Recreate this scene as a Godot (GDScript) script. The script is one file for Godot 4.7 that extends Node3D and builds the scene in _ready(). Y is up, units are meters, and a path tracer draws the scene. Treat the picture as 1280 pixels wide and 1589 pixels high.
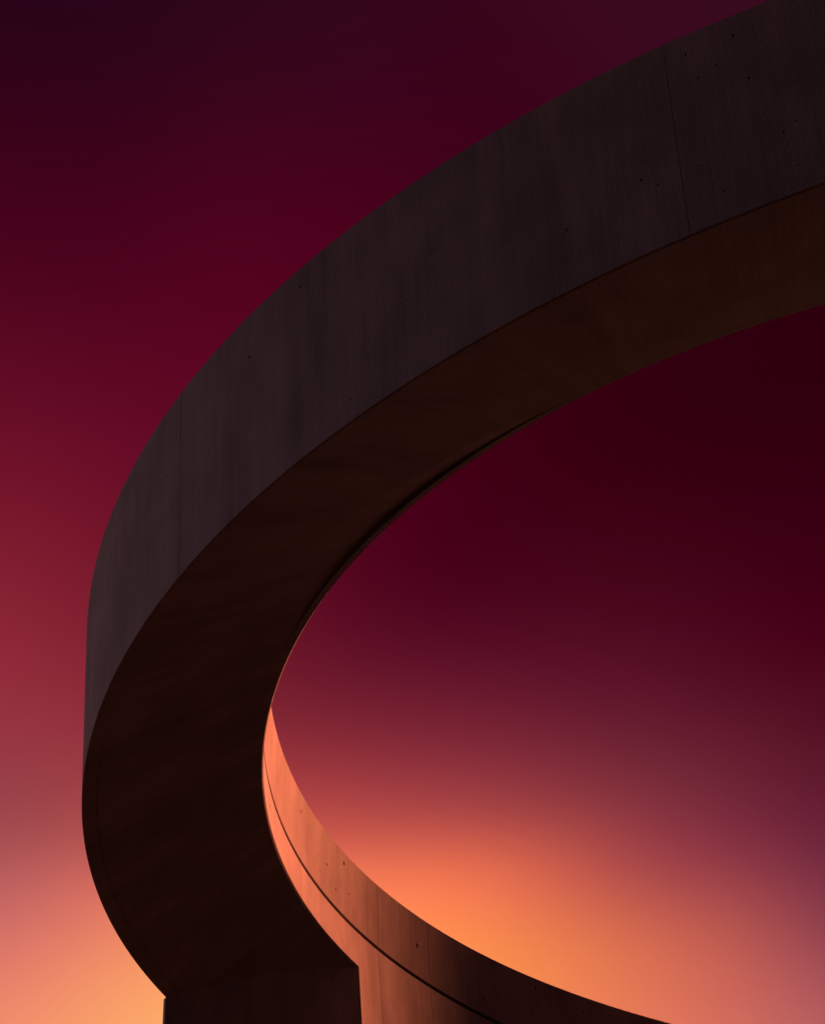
extends Node3D
# A banked concrete ramp that sweeps overhead, turns and comes down to the ground, against a dusk sky.

const EYE := 1.6            # eye height above the ground
const OUT_T := 0.16         # thickness of the outer wall
const IN_T := 0.14          # thickness of the inner wall
const RIM_T := 0.14         # thickness of the inner edge beam
const GROOVE := 0.062       # open joint between edge beam and parapet
const S_TOP := -20.2        # upper end of the ramp, metres along its centre line
const S_END := 27.0         # where it meets the ground
const PIER_OUT := 5.95      # the end wall under the ramp starts here at the outer edge ...
const PIER_IN := 8.23       # ... and here at the inner edge
const OUT_LEAN := 0.145     # the walls lean outwards a little
const IN_LEAN := 0.076
const IN_HIGH := 1.601
const IN_SLAB := 0.5765

var line_s := PackedFloat64Array()
var line_x := PackedFloat64Array()
var line_z := PackedFloat64Array()
var line_h := PackedFloat64Array()
const STEP := 0.02
var rng := RandomNumberGenerator.new()
var concrete: StandardMaterial3D
var sealant: StandardMaterial3D
var ramp: Node3D

func _ready():
	rng.seed = 7
	set_camera()
	set_sky_and_sun()
	lay_centre_line()
	make_materials()
	make_ground()
	make_ramp()
	make_shade_hall()

# ---------------------------------------------------------------- camera, sky, sun
func set_camera():
	var pitch := 0.6329
	var roll := -0.1102
	var cam := Camera3D.new()
	cam.name = "camera"
	var up0 := Vector3(0, cos(pitch), sin(pitch))
	var ahead := Vector3(0, sin(pitch), -cos(pitch))
	var right := Vector3.RIGHT * cos(roll) + up0 * sin(roll)
	var up := up0 * cos(roll) - Vector3.RIGHT * sin(roll)
	cam.transform = Transform3D(Basis(right, up, -ahead), Vector3(0, EYE, 0))
	cam.fov = rad_to_deg(2.0 * atan(794.5 / 1658.3))
	cam.near = 0.05
	cam.far = 6000.0
	add_child(cam)
	cam.current = true

const SKY_EL := [4.0, 9.0, 13.0, 17.0, 21.0, 26.0, 32.0, 40.0, 50.0, 62.0, 90.0]
const SKY_AZ := [-180.0, -128.0, -74.0, -40.0, -24.0, -12.0, 0.0, 12.0, 24.0, 40.0, 105.0, 180.0]

func sky_columns() -> Array:
	var back := [[38, 30, 36], [36, 28, 35], [34, 26, 34], [33, 24, 33], [32, 21, 32], [31, 18, 31], [31, 15, 30], [31, 12, 29], [32, 9, 28], [34, 7, 28], [38, 6, 28]]
	var dim := [[66, 52, 62], [62, 48, 59], [58, 44, 57], [54, 40, 54], [50, 36, 51], [46, 31, 48], [42, 25, 44], [38, 19, 40], [36, 12, 35], [34, 8, 31], [38, 6, 28]]
	var west := [[255, 224, 224], [252, 222, 226], [248, 218, 224], [242, 210, 218], [232, 196, 208], [216, 174, 192], [188, 138, 160], [142, 88, 112], [78, 34, 52], [36, 8, 33], [38, 6, 28]]
	var east := [[70, 40, 62], [64, 35, 58], [58, 30, 52], [52, 24, 46], [47, 18, 39], [43, 13, 33], [40, 10, 29], [37, 8, 27], [36, 8, 29], [36, 8, 31], [38, 6, 28]]
	return [back, dim, west,
		[[234, 151, 122], [215, 125, 114], [186, 98, 105], [159, 76, 93], [147, 60, 81], [142, 48, 70], [132, 36, 56], [104, 20, 40], [67, 6, 28], [38, 5, 25], [38, 6, 28]],
		[[250, 166, 112], [241, 149, 108], [231, 128, 107], [196, 101, 99], [157, 71, 77], [149, 50, 63], [131, 32, 49], [104, 14, 39], [72, 3, 28], [42, 5, 25], [38, 6, 28]],
		[[255, 186, 110], [255, 179, 105], [255, 167, 99], [244, 129, 92], [188, 78, 71], [132, 40, 52], [106, 18, 39], [95, 8, 35], [80, 3, 30], [49, 6, 26], [38, 6, 28]],
		[[255, 152, 92], [255, 150, 86], [255, 146, 79], [241, 118, 80], [166, 66, 67], [111, 29, 47], [77, 5, 29], [72, 0, 23], [75, 0, 27], [52, 6, 28], [38, 6, 28]],
		[[214, 122, 102], [212, 109, 92], [194, 93, 80], [149, 60, 69], [115, 40, 54], [88, 17, 38], [67, 4, 24], [55, 0, 16], [62, 0, 23], [55, 5, 27], [38, 6, 28]],
		[[154, 86, 101], [126, 65, 92], [94, 37, 70], [87, 24, 48], [79, 13, 33], [67, 0, 22], [56, 0, 18], [47, 0, 13], [57, 5, 25], [58, 10, 31], [38, 6, 28]],
		[[119, 63, 93], [106, 53, 83], [88, 39, 70], [73, 24, 53], [62, 10, 37], [54, 3, 23], [47, 0, 15], [44, 0, 13], [51, 8, 24], [54, 13, 33], [38, 6, 28]],
		east, back]

func spline_weights(x: float, knots: Array) -> Dictionary:
	# cubic Hermite weights with finite-difference tangents
	var n := knots.size()
	x = clampf(x, knots[0], knots[n - 1])
	var i := 0
	while i < n - 2 and x >= knots[i + 1]:
		i += 1
	var h: float = knots[i + 1] - knots[i]
	var t: float = (x - knots[i]) / h
	var w := {}
	w[i] = 2 * t * t * t - 3 * t * t + 1
	w[i + 1] = -2 * t * t * t + 3 * t * t
	for k in [[i, t * t * t - 2 * t * t + t], [i + 1, t * t * t - t * t]]:
		var a: int = maxi(k[0] - 1, 0)
		var b: int = mini(k[0] + 1, n - 1)
		var s: float = k[1] * h / (knots[b] - knots[a])
		w[b] = w.get(b, 0.0) + s
		w[a] = w.get(a, 0.0) - s
	return w

func set_sky_and_sun():
	var cols := sky_columns()
	var wide := 1024
	var high := 512
	var img := Image.create_empty(wide, high, false, Image.FORMAT_RGBF)
	var across := []
	for x in wide:
		var az := (float(x) + 0.5) / wide * 360.0
		across.append(spline_weights(az - 360.0 if az > 180.0 else az, SKY_AZ))
	for y in high:
		var el := 90.0 - (float(y) + 0.5) / high * 180.0
		var we := spline_weights(el, SKY_EL)
		var row := []
		for c in cols:
			var sum := Vector3.ZERO
			for k in we:
				sum += Vector3(c[k][0], c[k][1], c[k][2]) * we[k]
			row.append(sum)
		for x in wide:
			var v := Vector3.ZERO
			for k in across[x]:
				v += row[k] * across[x][k]
			v = v.clamp(Vector3.ZERO, Vector3.ONE * 262.0) / 255.0
			img.set_pixel(x, y, Color(v.x, v.y, v.z).srgb_to_linear())
	var mat := PanoramaSkyMaterial.new()
	mat.panorama = ImageTexture.create_from_image(img)
	mat.energy_multiplier = 1.0 / 3.95
	var sky := Sky.new()
	sky.sky_material = mat
	var env := Environment.new()
	env.background_mode = Environment.BG_SKY
	env.sky = sky
	env.tonemap_mode = Environment.TONE_MAPPER_LINEAR
	env.tonemap_exposure = 3.95
	env.sdfgi_enabled = true
	env.ssao_enabled = true
	env.ssil_enabled = true
	var we := WorldEnvironment.new()
	we.name = "world_environment"
	we.environment = env
	add_child(we)

	var sun := DirectionalLight3D.new()
	sun.name = "low_sun"
	var az := deg_to_rad(38.0)
	var el := deg_to_rad(39.0)
	add_child(sun)
	sun.look_at_from_position(Vector3(cos(az) * cos(el), sin(el), -sin(az) * cos(el)) * 60.0, Vector3.ZERO)
	sun.light_color = Color(1.0, 0.5, 0.34)
	sun.light_energy = 1.6
	sun.light_angular_distance = 24.0
	sun.shadow_enabled = true

# ---------------------------------------------------------------- the line the ramp follows
func bend(s: float) -> float:
	var at := [-18.0, -11.0, -5.0, 0.0, 5.0, 11.0, 15.5, 19.0]
	var k := [0.0161, 0.0346, 0.0708, 0.1350, 0.1350, 0.1588, 0.1724, 0.0]
	if s <= at[0]:
		return k[0]
	for i in 7:
		if s < at[i + 1]:
			return lerpf(k[i], k[i + 1], (s - at[i]) / (at[i + 1] - at[i]))
	return k[7]

func rise(s: float) -> float:
	# height of the outer bottom edge
	var c := clampf(s, -8.6, 15.8)
	var y := 5.5037 - 0.21648 * c - 0.012413 * c * c + 0.00037739 * c * c * c
	var slope := -0.21648 - 0.024826 * c + 0.0011322 * c * c
	return y + (s - c) * (slope if s > 0.0 else 0.0) + EYE

func lay_centre_line():
	var n := int((S_END - S_TOP + 2.0) / STEP) + 1
	line_s.resize(n); line_x.resize(n); line_z.resize(n); line_h.resize(n)
	var i0 := int(round((0.0 - (S_TOP - 1.0)) / STEP))
	for dir: int in [1, -1]:
		var x := -2.3805
		var z := -10.5456
		var head := -0.5695
		var i := i0
		while i >= 0 and i < n:
			var s := (i - i0) * STEP
			line_s[i] = s; line_x[i] = x; line_z[i] = z; line_h[i] = head
			var turn: float = bend(s + dir * STEP * 0.5) * STEP * dir
			x += sin(head + turn * 0.5) * STEP * dir
			z -= cos(head + turn * 0.5) * STEP * dir
			head += turn
			i += dir

func at(s: float, o: float, v: float) -> Vector3:
	# the point o metres to the inner side of the centre line and v above the outer bottom edge
	var f: float = clampf((s - line_s[0]) / STEP, 0.0, line_s.size() - 1.001)
	var i := int(f)
	var t: float = f - i
	var x: float = lerpf(line_x[i], line_x[i + 1], t)
	var z: float = lerpf(line_z[i], line_z[i + 1], t)
	var h: float = lerpf(line_h[i], line_h[i + 1], t)
	return Vector3(x + cos(h) * o, rise(s) + v, z + sin(h) * o)

func inward(s: float) -> Vector3:
	var i := int(clampf((s - line_s[0]) / STEP, 0.0, line_s.size() - 1.001))
	return Vector3(cos(line_h[i]), 0, sin(line_h[i]))

func half(s: float) -> float:
	return 1.15 * (1.0 - 0.017331 * clampf(s, -9.0, 16.0))

func bank(s: float) -> float:
	return 1.1923 + 0.001958 * clampf(s, -9.0, 16.0)

func outer_high(s: float) -> float:
	return 2.2741 + 0.015244 * clampf(s, -9.0, 16.0)

# ---------------------------------------------------------------- materials
func concrete_images() -> Array:
	var wide := 2048
	var high := 512
	var blotch := FastNoiseLite.new(); blotch.seed = 3; blotch.frequency = 0.006; blotch.fractal_octaves = 4
	var streak := FastNoiseLite.new(); streak.seed = 11; streak.frequency = 0.03; streak.fractal_octaves = 3
	var drip := FastNoiseLite.new(); drip.seed = 17; drip.frequency = 0.11; drip.fractal_octaves = 2
	var grain := FastNoiseLite.new(); grain.seed = 21; grain.frequency = 0.22; grain.fractal_octaves = 2
	var r := RandomNumberGenerator.new(); r.seed = 5
	# formwork boards, each with its own tone and a fine fin where two meet
	var tone := PackedFloat32Array(); tone.resize(wide)
	var x := 0
	while x < wide:
		var w := int(r.randf_range(34, 96))
		var t := r.randf_range(-0.04, 0.04)
		var edge := r.randf_range(-0.06, 0.03)
		for k in w:
			if x + k < wide:
				tone[x + k] = t + (edge if k < 2 else 0.0)
		x += w
	var col := Image.create_empty(wide, high, false, Image.FORMAT_RGB8)
	var bump := Image.create_empty(wide, high, false, Image.FORMAT_L8)
	for px in wide:
		var mixin := clampf((px - (wide - 200)) / 200.0, 0.0, 1.0)
		for py in high:
			var a := blotch.get_noise_2d(px, py * 0.7)
			var b := streak.get_noise_2d(px * 0.8, py * 0.05)
			var g := grain.get_noise_2d(px, py)
			var d := drip.get_noise_2d(px, py * 0.03)
			if mixin > 0.0:
				a = lerpf(a, blotch.get_noise_2d(px - wide, py * 0.7), mixin)
				b = lerpf(b, streak.get_noise_2d((px - wide) * 0.8, py * 0.05), mixin)
				d = lerpf(d, drip.get_noise_2d(px - wide, py * 0.03), mixin)
				g = lerpf(g, grain.get_noise_2d(px - wide, py), mixin)
			var fold := clampf((py - (high - 90)) / 90.0, 0.0, 1.0)
			if fold > 0.0:
				a = lerpf(a, blotch.get_noise_2d(px, (py - high) * 0.7), fold)
				b = lerpf(b, streak.get_noise_2d(px * 0.8, (py - high) * 0.05), fold)
				d = lerpf(d, drip.get_noise_2d(px, (py - high) * 0.03), fold)
				g = lerpf(g, grain.get_noise_2d(px, py - high), fold)
			var v := 1.0 + a * 0.26 + b * 0.13 + d * 0.1 + g * 0.12 + tone[px]
			var c := Color(0.222, 0.219, 0.228) * v
			col.set_pixel(px, py, c.linear_to_srgb())
			var l := clampf(0.5 + g * 0.35 + b * 0.15 + tone[px] * 1.2, 0.0, 1.0)
			bump.set_pixel(px, py, Color(l, l, l))
	return [col, bump]

func make_materials():
	var im := concrete_images()
	concrete = StandardMaterial3D.new()
	concrete.albedo_texture = ImageTexture.create_from_image(im[0])
	concrete.roughness = 0.88
	concrete.metallic_specular = 0.3
	var nm: Image = im[1].duplicate()
	nm.bump_map_to_normal_map(1.6)
	concrete.normal_enabled = true
	concrete.normal_texture = ImageTexture.create_from_image(nm)
	concrete.normal_scale = 0.5
	sealant = StandardMaterial3D.new()
	sealant.albedo_color = Color(0.11, 0.105, 0.1).linear_to_srgb()
	sealant.roughness = 0.9

# ---------------------------------------------------------------- mesh helpers
func tri(st: SurfaceTool, a: Array, b: Array, c: Array):
	# each corner: [position, normal, uv]; wound so that the front faces along the normal
	var n: Vector3 = a[1] + b[1] + c[1]
	var swap: bool = (b[0] - a[0]).cross(c[0] - a[0]).dot(n) > 0.0
	for k in ([a, c, b] if swap else [a, b, c]):
		st.set_normal(k[1]); st.set_uv(k[2]); st.add_vertex(k[0])

func start() -> SurfaceTool:
	var st := SurfaceTool.new()
	st.begin(Mesh.PRIMITIVE_TRIANGLES)
	return st

func part(called: String, st: SurfaceTool, m: Material, parent: Node3D, label := "") -> MeshInstance3D:
	st.generate_tangents()
	var o := MeshInstance3D.new()
	o.name = called
	o.mesh = st.commit()
	o.material_override = m
	if label != "":
		o.set_meta("label", label)
	parent.add_child(o, true)
	return o

func uv_of(s: float, v: float) -> Vector2:
	return Vector2(s / 12.0 + 0.37, -v / 3.0)

# A face swept along the ramp: P(s, t) with t from 0 to 1 across it.
func face(st: SurfaceTool, P: Callable, V: Callable, s0: float, s1: float, cell: float, nt: int, out: Callable, pits := 0.0, pit_size := 1.0):
	var ns := maxi(1, int(ceil((s1 - s0) / cell)))
	var grid := []
	for i in ns + 1:
		var s := lerpf(s0, s1, float(i) / ns)
		var row := []
		var hint: Vector3 = out.call(s)
		for j in nt + 1:
			var t := float(j) / nt
			var p: Vector3 = P.call(s, t)
			var ds: Vector3 = P.call(s + 0.02, t) - P.call(s - 0.02, t)
			var dt: Vector3 = P.call(s, 1.0) - P.call(s, 0.0)
			var n := ds.cross(dt).normalized()
			if n.dot(hint) < 0.0:
				n = -n
			row.append([p, n, uv_of(s, V.call(s, t))])
		grid.append(row)
	for i in ns:
		for j in nt:
			var q := [grid[i][j], grid[i + 1][j], grid[i + 1][j + 1], grid[i][j + 1]]
			if pits > 0.0 and i > 0 and i < ns - 1 and j > 0 and j < nt - 1:
				var here: Vector3 = q[0][0]
				var crowd := clampf(pit_noise.get_noise_3dv(here) * 2.2 + 0.45, 0.05, 1.6)
				if rng.randf() < pits * crowd:
					pit_cell(st, q, pit_size)
					continue
			tri(st, q[0], q[1], q[2])
			tri(st, q[0], q[2], q[3])

var pit_noise := FastNoiseLite.new()

# A cell of concrete with an air hole in it: an uneven rim and a hollow behind.
func pit_cell(st: SurfaceTool, q: Array, scale_up: float):
	var e1: Vector3 = q[1][0] - q[0][0]
	var e2: Vector3 = q[3][0] - q[0][0]
	var size := minf(e1.length(), e2.length())
	var r := clampf((0.004 + 0.016 * pow(rng.randf(), 2.4)) * scale_up, 0.0035, size * 0.42)
	var rx := r * rng.randf_range(0.6, 1.0)
	var ry := r * rng.randf_range(0.9, 1.6)
	ry = minf(ry, size * 0.44)
	var cx := rng.randf_range(rx, e1.length() - rx) / e1.length()
	var cy := rng.randf_range(ry, e2.length() - ry) / e2.length()
	cx = clampf(cx, 0.46, 0.54) if rx > size * 0.3 else cx
	var n: Vector3 = (q[0][1] + q[2][1]).normalized()
	var deep := r * rng.randf_range(1.2, 1.9)
	var rim := []
	var low := []
	for k in 8:
		var ang := TAU * (k - 3) / 8.0
		var f := rng.randf_range(0.8, 1.1)
		var a := cx + cos(ang) * rx * f / e1.length()
		var b := cy + sin(ang) * ry * f / e2.length()
		a = clampf(a, 0.01, 0.99)
		b = clampf(b, 0.01, 0.99)
		rim.append(blend(q, a, b))
		low.append(blend(q, lerpf(cx, a, 0.7), lerpf(cy, b, 0.7)))
	# rim 0, 2, 4, 6 lie towards the corners 0, 1, 2, 3
	for k in 4:
		var c0: Array = q[k]
		var c1: Array = q[(k + 1) % 4]
		var r0: Array = rim[k * 2]
		var r1: Array = rim[k * 2 + 1]
		var r2: Array = rim[(k * 2 + 2) % 8]
		tri(st, c0, r0, r1)
		tri(st, c0, r1, c1)
		tri(st, c1, r1, r2)
	var mid: Vector3 = blend(q, cx, cy)[0] - n * deep
	for k in 8:
		var a: Array = rim[k]
		var b: Array = rim[(k + 1) % 8]
		var la: Vector3 = low[k][0] - n * deep * 0.8
		var lb: Vector3 = low[(k + 1) % 8][0] - n * deep * 0.8
		var wall: Vector3 = (mid + n * deep - (a[0] + b[0]) * 0.5).normalized()
		tri(st, [a[0], wall, a[2]], [b[0], wall, b[2]], [lb, wall, b[2]])
		tri(st, [a[0], wall, a[2]], [lb, wall, b[2]], [la, wall, a[2]])
		tri(st, [la, n, a[2]], [lb, n, b[2]], [mid, n, a[2]])

func blend(q: Array, a: float, b: float) -> Array:
	var out := []
	for k in 3:
		out.append(q[0][k] * ((1 - a) * (1 - b)) + q[1][k] * (a * (1 - b)) + q[2][k] * (a * b) + q[3][k] * ((1 - a) * b))
	out[1] = out[1].normalized()
	return out

# A length of wall or slab: section(s) gives its corners (o, v) in order; the edge numbered skin takes nt cells and pits,
# and is drawn back a little at both ends so that neighbouring lengths meet in a fine V joint.
func loft(st: SurfaceTool, section: Callable, s0: float, s1: float, cell: float, skin := -1, nt := 1, pits := 0.0, joint0 := true, joint1 := true, skew0 := 0.0, skew1 := 0.0, pit_size := 1.0):
	const CH := 0.003
	var n: int = section.call(s0).size()
	var a0 := s0 + 0.0006
	var a1 := s1 - 0.0006
	var in0 := a0 + (CH if joint0 and skin >= 0 else 0.0)
	var in1 := a1 - (CH if joint1 and skin >= 0 else 0.0)
	for k in n:
		var m := (k + 1) % n
		var P := func(s: float, t: float) -> Vector3:
			var c: PackedVector2Array = section.call(s)
			var p := c[k].lerp(c[m], t)
			var lean := lerpf(skew0, skew1, (s - s0) / (s1 - s0)) * p.y
			if lean != 0.0:
				c = section.call(s - lean)
				p = c[k].lerp(c[m], t)
			return at(s - lean, p.x, p.y)
		var V := func(s: float, t: float) -> float:
			var c: PackedVector2Array = section.call(s)
			var p := c[k].lerp(c[m], t)
			var run := absf(c[k].x - c[m].x) > absf(c[k].y - c[m].y)
			return p.x if run else p.y + rise(s)
		var out := func(s: float) -> Vector3:
			var c: PackedVector2Array = section.call(s)
			var d := c[m] - c[k]
			var side := Vector2(d.y, -d.x)
			var mid := Vector2.ZERO
			for q in c:
				mid += q / n
			if side.dot((c[k] + c[m]) * 0.5 - mid) < 0.0:
				side = -side
			return inward(s) * side.x + Vector3.UP * side.y
		var mine := k == skin
		face(st, P, V, in0 if mine else a0, in1 if mine else a1, cell if mine else maxf(cell, 0.2), nt if mine else 1, out, pits if mine else 0.0, pit_size)
		if mine:
			for e in [[a0, in0, joint0], [a1, in1, joint1]]:
				if not e[2]:
					continue
				var inner: Vector3 = -out.call(e[0]).normalized() * CH
				var side_n: Vector3 = out.call(e[0]).normalized()
				var along: Vector3 = (at(e[0], 0, 0) - at(e[1], 0, 0)).normalized()
				var nn := (side_n + along).normalized()
				var c0: Vector3 = P.call(e[1], 0.0)
				var c1: Vector3 = P.call(e[1], 1.0)
				var d0: Vector3 = P.call(e[0], 0.0) + inner
				var d1: Vector3 = P.call(e[0], 1.0) + inner
				var v0: float = V.call(e[0], 0.0)
				var v1: float = V.call(e[0], 1.0)
				tri(st, [c0, nn, uv_of(e[1], v0)], [c1, nn, uv_of(e[1], v1)], [d1, nn, uv_of(e[0], v1)])
				tri(st, [c0, nn, uv_of(e[1], v0)], [d1, nn, uv_of(e[0], v1)], [d0, nn, uv_of(e[0], v0)])
	for s in [a0, a1]:
		var c: PackedVector2Array = section.call(s)
		var normal: Vector3 = (at(s, 0, 0) - at(s + (0.05 if s == a0 else -0.05), 0, 0))
		normal.y = 0
		normal = normal.normalized()
		for k in range(1, n - 1):
			var corner := []
			for q in [c[0], c[k], c[k + 1]]:
				corner.append([at(s - (skew0 if s == a0 else skew1) * q.y, q.x, q.y), normal, uv_of(q.x, q.y)])
			tri(st, corner[0], corner[1], corner[2])

# ---------------------------------------------------------------- ground
func make_ground():
	var o := MeshInstance3D.new()
	o.name = "ground"
	var pm := PlaneMesh.new()
	pm.size = Vector2(4000, 4000)
	pm.subdivide_width = 8
	pm.subdivide_depth = 8
	o.mesh = pm
	var m := StandardMaterial3D.new()
	var n := FastNoiseLite.new(); n.seed = 41; n.frequency = 0.03; n.fractal_octaves = 4
	var tex := NoiseTexture2D.new()
	tex.width = 512; tex.height = 512; tex.seamless = true; tex.noise = n
	var g := Gradient.new()
	g.set_color(0, Color(0.02, 0.0196, 0.019).linear_to_srgb())
	g.set_color(1, Color(0.03, 0.0294, 0.0285).linear_to_srgb())
	tex.color_ramp = g
	m.albedo_texture = tex
	m.uv1_triplanar = true
	m.uv1_world_triplanar = true
	m.uv1_scale = Vector3.ONE * 0.25
	m.roughness = 0.95
	m.metallic_specular = 0.15
	o.material_override = m
	o.set_meta("kind", "structure")
	add_child(o)

# ---------------------------------------------------------------- the ramp
func outer_section(s: float) -> PackedVector2Array:
	var w := half(s)
	var h := outer_high(s)
	var k := bank(s) / (2.0 * w)
	var lean := OUT_LEAN
	return PackedVector2Array([
		Vector2(-w - lean * 0.012 / h, 0.012), Vector2(-w - lean, h - 0.012), Vector2(-w - lean + 0.012, h),
		Vector2(-w - lean + OUT_T, h), Vector2(-w + OUT_T, k * OUT_T), Vector2(-w + 0.012, k * 0.012)])

func inner_at(s: float, up: float) -> Vector2:
	# a point of the inner face, up metres above its bottom edge
	return Vector2(half(s) + IN_LEAN * maxf(up - IN_SLAB, 0.0) / (IN_HIGH - IN_SLAB), bank(s) + up)

func beam_section(s: float) -> PackedVector2Array:
	var w := half(s)
	var k := bank(s) / (2.0 * w)
	var top := inner_at(s, IN_SLAB - GROOVE * 0.5)
	var c := 0.02
	return PackedVector2Array([inner_at(s, c), top, Vector2(w - RIM_T, top.y), Vector2(w - RIM_T, bank(s) - k * RIM_T), Vector2(w - c, bank(s) - k * c)])

func base_section(s: float) -> PackedVector2Array:
	# below the pier the inner face runs on down to the ground
	var w := half(s)
	var top := inner_at(s, IN_SLAB - GROOVE * 0.5)
	var down := minf(-0.2 - rise(s) - bank(s), IN_SLAB - GROOVE - 0.05)
	var foot := inner_at(s, down)
	return PackedVector2Array([foot, top, Vector2(w - IN_T, top.y), Vector2(foot.x - IN_T, foot.y)])

func parapet_section(s: float) -> PackedVector2Array:
	var low := inner_at(s, IN_SLAB + GROOVE * 0.5)
	var top := inner_at(s, IN_HIGH)
	return PackedVector2Array([low, top - Vector2(0, 0.012), top - Vector2(0.012, 0), Vector2(top.x - IN_T, top.y), Vector2(low.x - IN_T, low.y)])

func sealant_section(s: float) -> PackedVector2Array:
	var a := inner_at(s, IN_SLAB - GROOVE * 0.5 + 0.001)
	var b := inner_at(s, IN_SLAB + GROOVE * 0.5 - 0.001)
	return PackedVector2Array([a - Vector2(0.085, 0), b - Vector2(0.085, 0), b - Vector2(0.13, 0), a - Vector2(0.13, 0)])

func slab_section(s: float) -> PackedVector2Array:
	var w := half(s)
	var k := bank(s) / (2.0 * w)
	var top := bank(s) + 0.45
	return PackedVector2Array([
		Vector2(-w + OUT_T + 0.003, k * OUT_T + 0.16), Vector2(w - RIM_T - 0.003, k * (2 * w - RIM_T) + 0.16),
		Vector2(w - RIM_T - 0.003, top), Vector2(-w + OUT_T + 0.003, top)])

func soffit_section(s: float) -> PackedVector2Array:
	# the underside; a crease runs in from the inner edge and the strip beyond it tilts up behind the rim
	var w := half(s)
	var k := bank(s) / (2.0 * w)
	var wide := clampf(0.21 + (s + 4.6) * 0.265, 0.17, 1.5)
	var steep := 0.1 * smoothstep(-5.2, -4.2, s) * (1.0 - smoothstep(-2.6, 0.6, s))
	var inner := w - RIM_T - 0.0008
	return PackedVector2Array([
		Vector2(-w + OUT_T + 0.004, k * OUT_T + 0.008), Vector2(w - wide, k * (2 * w - wide) + 0.001),
		Vector2(inner, k * (2 * w - RIM_T) + 0.001 + steep * (wide - RIM_T)),
		Vector2(inner, k * (2 * w - RIM_T) + 0.157), Vector2(-w + OUT_T + 0.004, k * OUT_T + 0.157)])

func lip_section(s: float) -> PackedVector2Array:
	var w := half(s)
	var k := bank(s) / (2.0 * w)
	return PackedVector2Array([Vector2(-w + 0.02, k * 0.02 - 0.004), Vector2(-w + OUT_T, k * OUT_T - 0.004), Vector2(-w + OUT_T, k * OUT_T - 0.001), Vector2(-w + 0.02, k * 0.02 - 0.001)])

func outer_base_section(s: float) -> PackedVector2Array:
	var w := half(s)
	var down := minf(-0.2 - rise(s), -0.02)
	return PackedVector2Array([Vector2(-w, down), Vector2(-w, -0.003), Vector2(-w + OUT_T, -0.003), Vector2(-w + OUT_T, down)])

func make_ramp():
	pit_noise.seed = 9
	pit_noise.frequency = 0.55
	ramp = Node3D.new()
	ramp.name = "curved_ramp"
	ramp.set_meta("label", "banked concrete ramp sweeping overhead and curving down to the ground")
	ramp.set_meta("category", "ramp")
	add_child(ramp)

	# outer wall, cast in lengths
	var cuts := [S_TOP, -11.8, -6.6, -1.5, 3.6, 8.75, 13.9, 19.1, S_END]
	var skews := [0.0, 0.14, 0.14, 0.05, 0.02, 0.0, 0.0, 0.0, 0.0]   # the joints lean with the ramp
	for i in cuts.size() - 1:
		var st := start()
		var seen: bool = cuts[i] < 4.0 and cuts[i] > -12.0
		loft(st, outer_section, cuts[i], cuts[i + 1], 0.10 if seen else 0.2, 0, 22 if seen else 4, 0.13 if seen else 0.0, true, true, skews[i], skews[i + 1], 0.8)
		part("fascia_panel", st, concrete, ramp)
	# inner wall: edge beam, open joint, parapet
	var joints := [S_TOP, -11.75, -6.6, -1.45, 3.7, 8.85, 10.19, 14.0, 19.15, S_END]
	for i in joints.size() - 1:
		var a: float = joints[i]
		var b: float = joints[i + 1]
		var seen: bool = b > 0.0 and a < 16.0
		var st := start()
		loft(st, parapet_section, a, b, 0.12 if seen else 0.2, 0, 9 if seen else 2, 0.07 if seen else 0.0, true, true, 0.0, 0.0, 1.9)
		part("parapet_panel", st, concrete, ramp)
		st = start()
		if a < PIER_IN:
			loft(st, beam_section, a, minf(b, PIER_IN), 0.12 if seen else 0.2, 0, 5 if seen else 2, 0.07 if seen else 0.0, true, b <= PIER_IN, 0.0, 0.0, 1.9)
		if b > PIER_IN:
			loft(st, base_section, maxf(a, PIER_IN), b, 0.12 if seen else 0.25, 0, 32 if seen else 8, 0.07 if seen else 0.0, a >= PIER_IN, true, 0.0, 0.0, 1.9)
		part("edge_panel", st, concrete, ramp)
	var sl := start()
	loft(sl, sealant_section, S_TOP, S_END, 0.2)
	part("joint_sealant", sl, sealant, ramp, "recessed joint running along the inner face")
	var deck := start()
	loft(deck, slab_section, S_TOP, S_END, 0.2)
	part("deck_slab", deck, concrete, ramp)
	var under := start()
	loft(under, soffit_section, S_TOP, PIER_IN + 0.2, 0.15)
	part("soffit", under, concrete, ramp)
	var lip := start()
	loft(lip, lip_section, S_TOP, PIER_OUT, 0.15)
	part("drip_lip", lip, concrete, ramp)
	# solid base under the lower part
	var ob := start()
	loft(ob, outer_base_section, PIER_OUT + 0.12, S_END, 0.2)
	part("base_wall", ob, concrete, ramp)
	make_end_wall()
	make_support()

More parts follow.
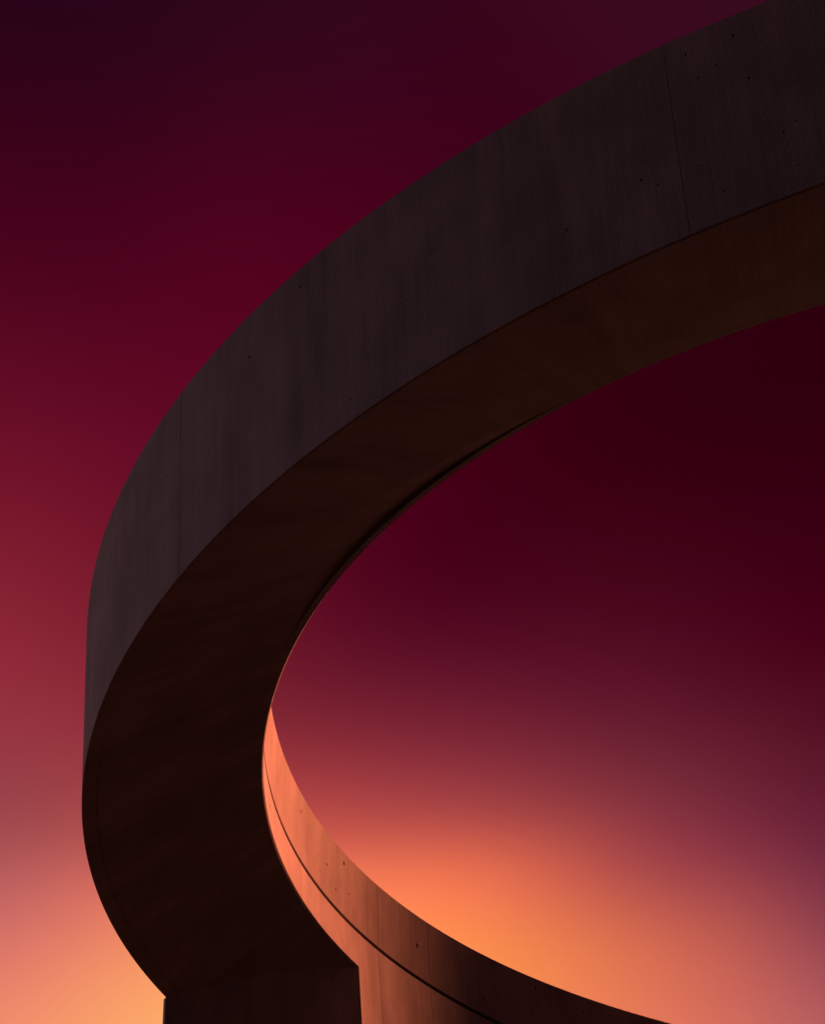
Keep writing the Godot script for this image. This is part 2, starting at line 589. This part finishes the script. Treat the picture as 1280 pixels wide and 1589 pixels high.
func make_end_wall():
	# the flat wall where the solid base begins
	var a := at(PIER_OUT, -half(PIER_OUT), 0.0)
	var b := at(PIER_IN, half(PIER_IN), bank(PIER_IN))
	var foot := inner_at(PIER_IN, -rise(PIER_IN) - bank(PIER_IN) - 0.2)
	var bf := at(PIER_IN, foot.x, foot.y)
	var ahead := (b - a); ahead.y = 0; ahead = ahead.normalized()
	var n := Vector3(-ahead.z, 0, ahead.x)
	if n.z < 0.0:
		n = -n
	var back := -n * 0.15
	var st := start()
	var cols := 24
	var pts := []
	for i in cols + 1:
		var t := float(i) / cols
		var s := lerpf(PIER_OUT, PIER_IN, t)
		var base := a.lerp(bf, t)
		var o := lerpf(-half(PIER_OUT), half(PIER_IN), t)
		# the top follows the underside of the ramp above this spot
		var best := s
		var flat := Vector3(base.x, 0, base.z)
		var bd := 1e9
		for k in 120:
			var ss := PIER_OUT - 1.0 + k * 0.04
			var c := at(ss, 0, 0); c.y = 0
			var d := absf((flat - c).dot((at(ss + 0.1, 0, 0) - at(ss - 0.1, 0, 0)) * Vector3(1, 0, 1)))
			if d < bd:
				bd = d; best = ss
		var cc := at(best, 0, 0); cc.y = 0
		o = clampf((flat - cc).dot(inward(best)), -half(best), half(best))
		var top := rise(best) + bank(best) * (o + half(best)) / (2.0 * half(best)) + 0.03
		if i == 0: top = a.y + 0.012
		if i == cols: top = b.y + 0.02
		pts.append([Vector3(base.x, top, base.z), Vector3(base.x, -0.2, base.z), t * (b - a).length()])
	for i in cols:
		var p: Array = pts[i]
		var q: Array = pts[i + 1]
		var rows := 10
		for j in rows:
			var c := []
			for e in [[p, j], [q, j], [q, j + 1], [p, j + 1]]:
				var v: Vector3 = e[0][1].lerp(e[0][0], float(e[1]) / rows)
				c.append([v, n, uv_of(e[0][2] + 3.0, v.y)])
			tri(st, c[0], c[1], c[2]); tri(st, c[0], c[2], c[3])
			for k in 4:
				c[k] = [c[k][0] + back, -n, c[k][2]]
			tri(st, c[0], c[1], c[2]); tri(st, c[0], c[2], c[3])
		var up := Vector3.UP
		tri(st, [p[0], up, Vector2.ZERO], [q[0], up, Vector2.RIGHT], [q[0] + back, up, Vector2.ONE])
		tri(st, [p[0], up, Vector2.ZERO], [q[0] + back, up, Vector2.ONE], [p[0] + back, up, Vector2.DOWN])
	for e in [[pts[0], -ahead], [pts[cols], ahead]]:
		var p: Array = e[0]
		var m: Vector3 = e[1]
		tri(st, [p[0], m, uv_of(0, p[0].y)], [p[1], m, uv_of(0, 0)], [p[1] + back, m, uv_of(0.15, 0)])
		tri(st, [p[0], m, uv_of(0, p[0].y)], [p[1] + back, m, uv_of(0.15, 0)], [p[0] + back, m, uv_of(0.15, p[0].y)])
	part("end_wall", st, concrete, ramp, "flat shaded end wall closing the solid base under the ramp")

func make_support():
	# a blade pier carries the upper end
	var st := start()
	var sec := func(s: float) -> PackedVector2Array:
		var w := half(s)
		var k := bank(s) / (2.0 * w)
		var down := -0.2 - rise(s)
		return PackedVector2Array([Vector2(-w + 0.3, down), Vector2(w - 0.3, down), Vector2(w - 0.3, k * (2 * w - 0.3) + 0.02), Vector2(-w + 0.3, k * 0.3 + 0.02)])
	loft(st, sec, S_TOP + 0.4, S_TOP + 1.0, 0.2)
	part("support_pier", st, concrete, ramp)

# ---------------------------------------------------------------- an unseen hall, added to shade the ramp
func box(st: SurfaceTool, lo: Vector3, hi: Vector3):
	for axis in 3:
		for side in 2:
			var n := Vector3.ZERO
			n[axis] = 1.0 if side == 1 else -1.0
			var u := (axis + 1) % 3
			var w := (axis + 2) % 3
			var c := []
			for k in [[0, 0], [1, 0], [1, 1], [0, 1]]:
				var p := Vector3.ZERO
				p[axis] = hi[axis] if side == 1 else lo[axis]
				p[u] = hi[u] if k[0] == 1 else lo[u]
				p[w] = hi[w] if k[1] == 1 else lo[w]
				c.append([p, n, uv_of(p.x + p.z, p.y)])
			tri(st, c[0], c[1], c[2])
			tri(st, c[0], c[2], c[3])

func make_shade_hall():
	# added out of view, to keep the sun off the upper ramp and ground
	var hall := Node3D.new()
	hall.name = "added_shade_hall"
	hall.position = Vector3(16.0, 0.0, -22.0)
	hall.set_meta("label", "unseen tall concrete hall added to shade the upper end of the ramp")
	hall.set_meta("category", "building")
	add_child(hall)
	var long := 34.0
	var deep := 18.0
	var high := 24.5
	var st := start()
	box(st, Vector3(0, -0.2, 0), Vector3(deep, high, long))
	part("wall", st, concrete, hall)
	st = start()
	box(st, Vector3(-0.1, high + 0.002, -0.1), Vector3(deep + 0.1, high + 0.5, long + 0.1))
	part("roof", st, concrete, hall)
	st = start()
	box(st, Vector3(-0.12, -0.2, -0.12), Vector3(-0.003, 0.6, long))
	part("plinth", st, concrete, hall)
	var glass := StandardMaterial3D.new()
	glass.albedo_color = Color(0.05, 0.055, 0.06)
	glass.roughness = 0.08
	var metal := StandardMaterial3D.new()
	metal.albedo_color = Color(0.25, 0.25, 0.26)
	metal.metallic = 0.8
	metal.roughness = 0.45
	for i in 7:
		for level in 4:
			var z := 3.0 + i * 4.5
			var y := 2.2 + level * 6.0
			if i == 3 and level == 1:
				continue
			var frame := start()
			for b in [[0.0, 0.0, 2.4, 0.1], [0.0, 2.9, 2.4, 3.0], [0.0, 0.102, 0.1, 2.898], [2.3, 0.102, 2.4, 2.898]]:
				box(frame, Vector3(-0.06, y + b[1], z + b[0]), Vector3(-0.004, y + b[3], z + b[2]))
			var w := part("window", frame, metal, hall)
			var pane := start()
			box(pane, Vector3(-0.03, y + 0.102, z + 0.102), Vector3(-0.005, y + 2.898, z + 2.298))
			part("pane", pane, glass, w)
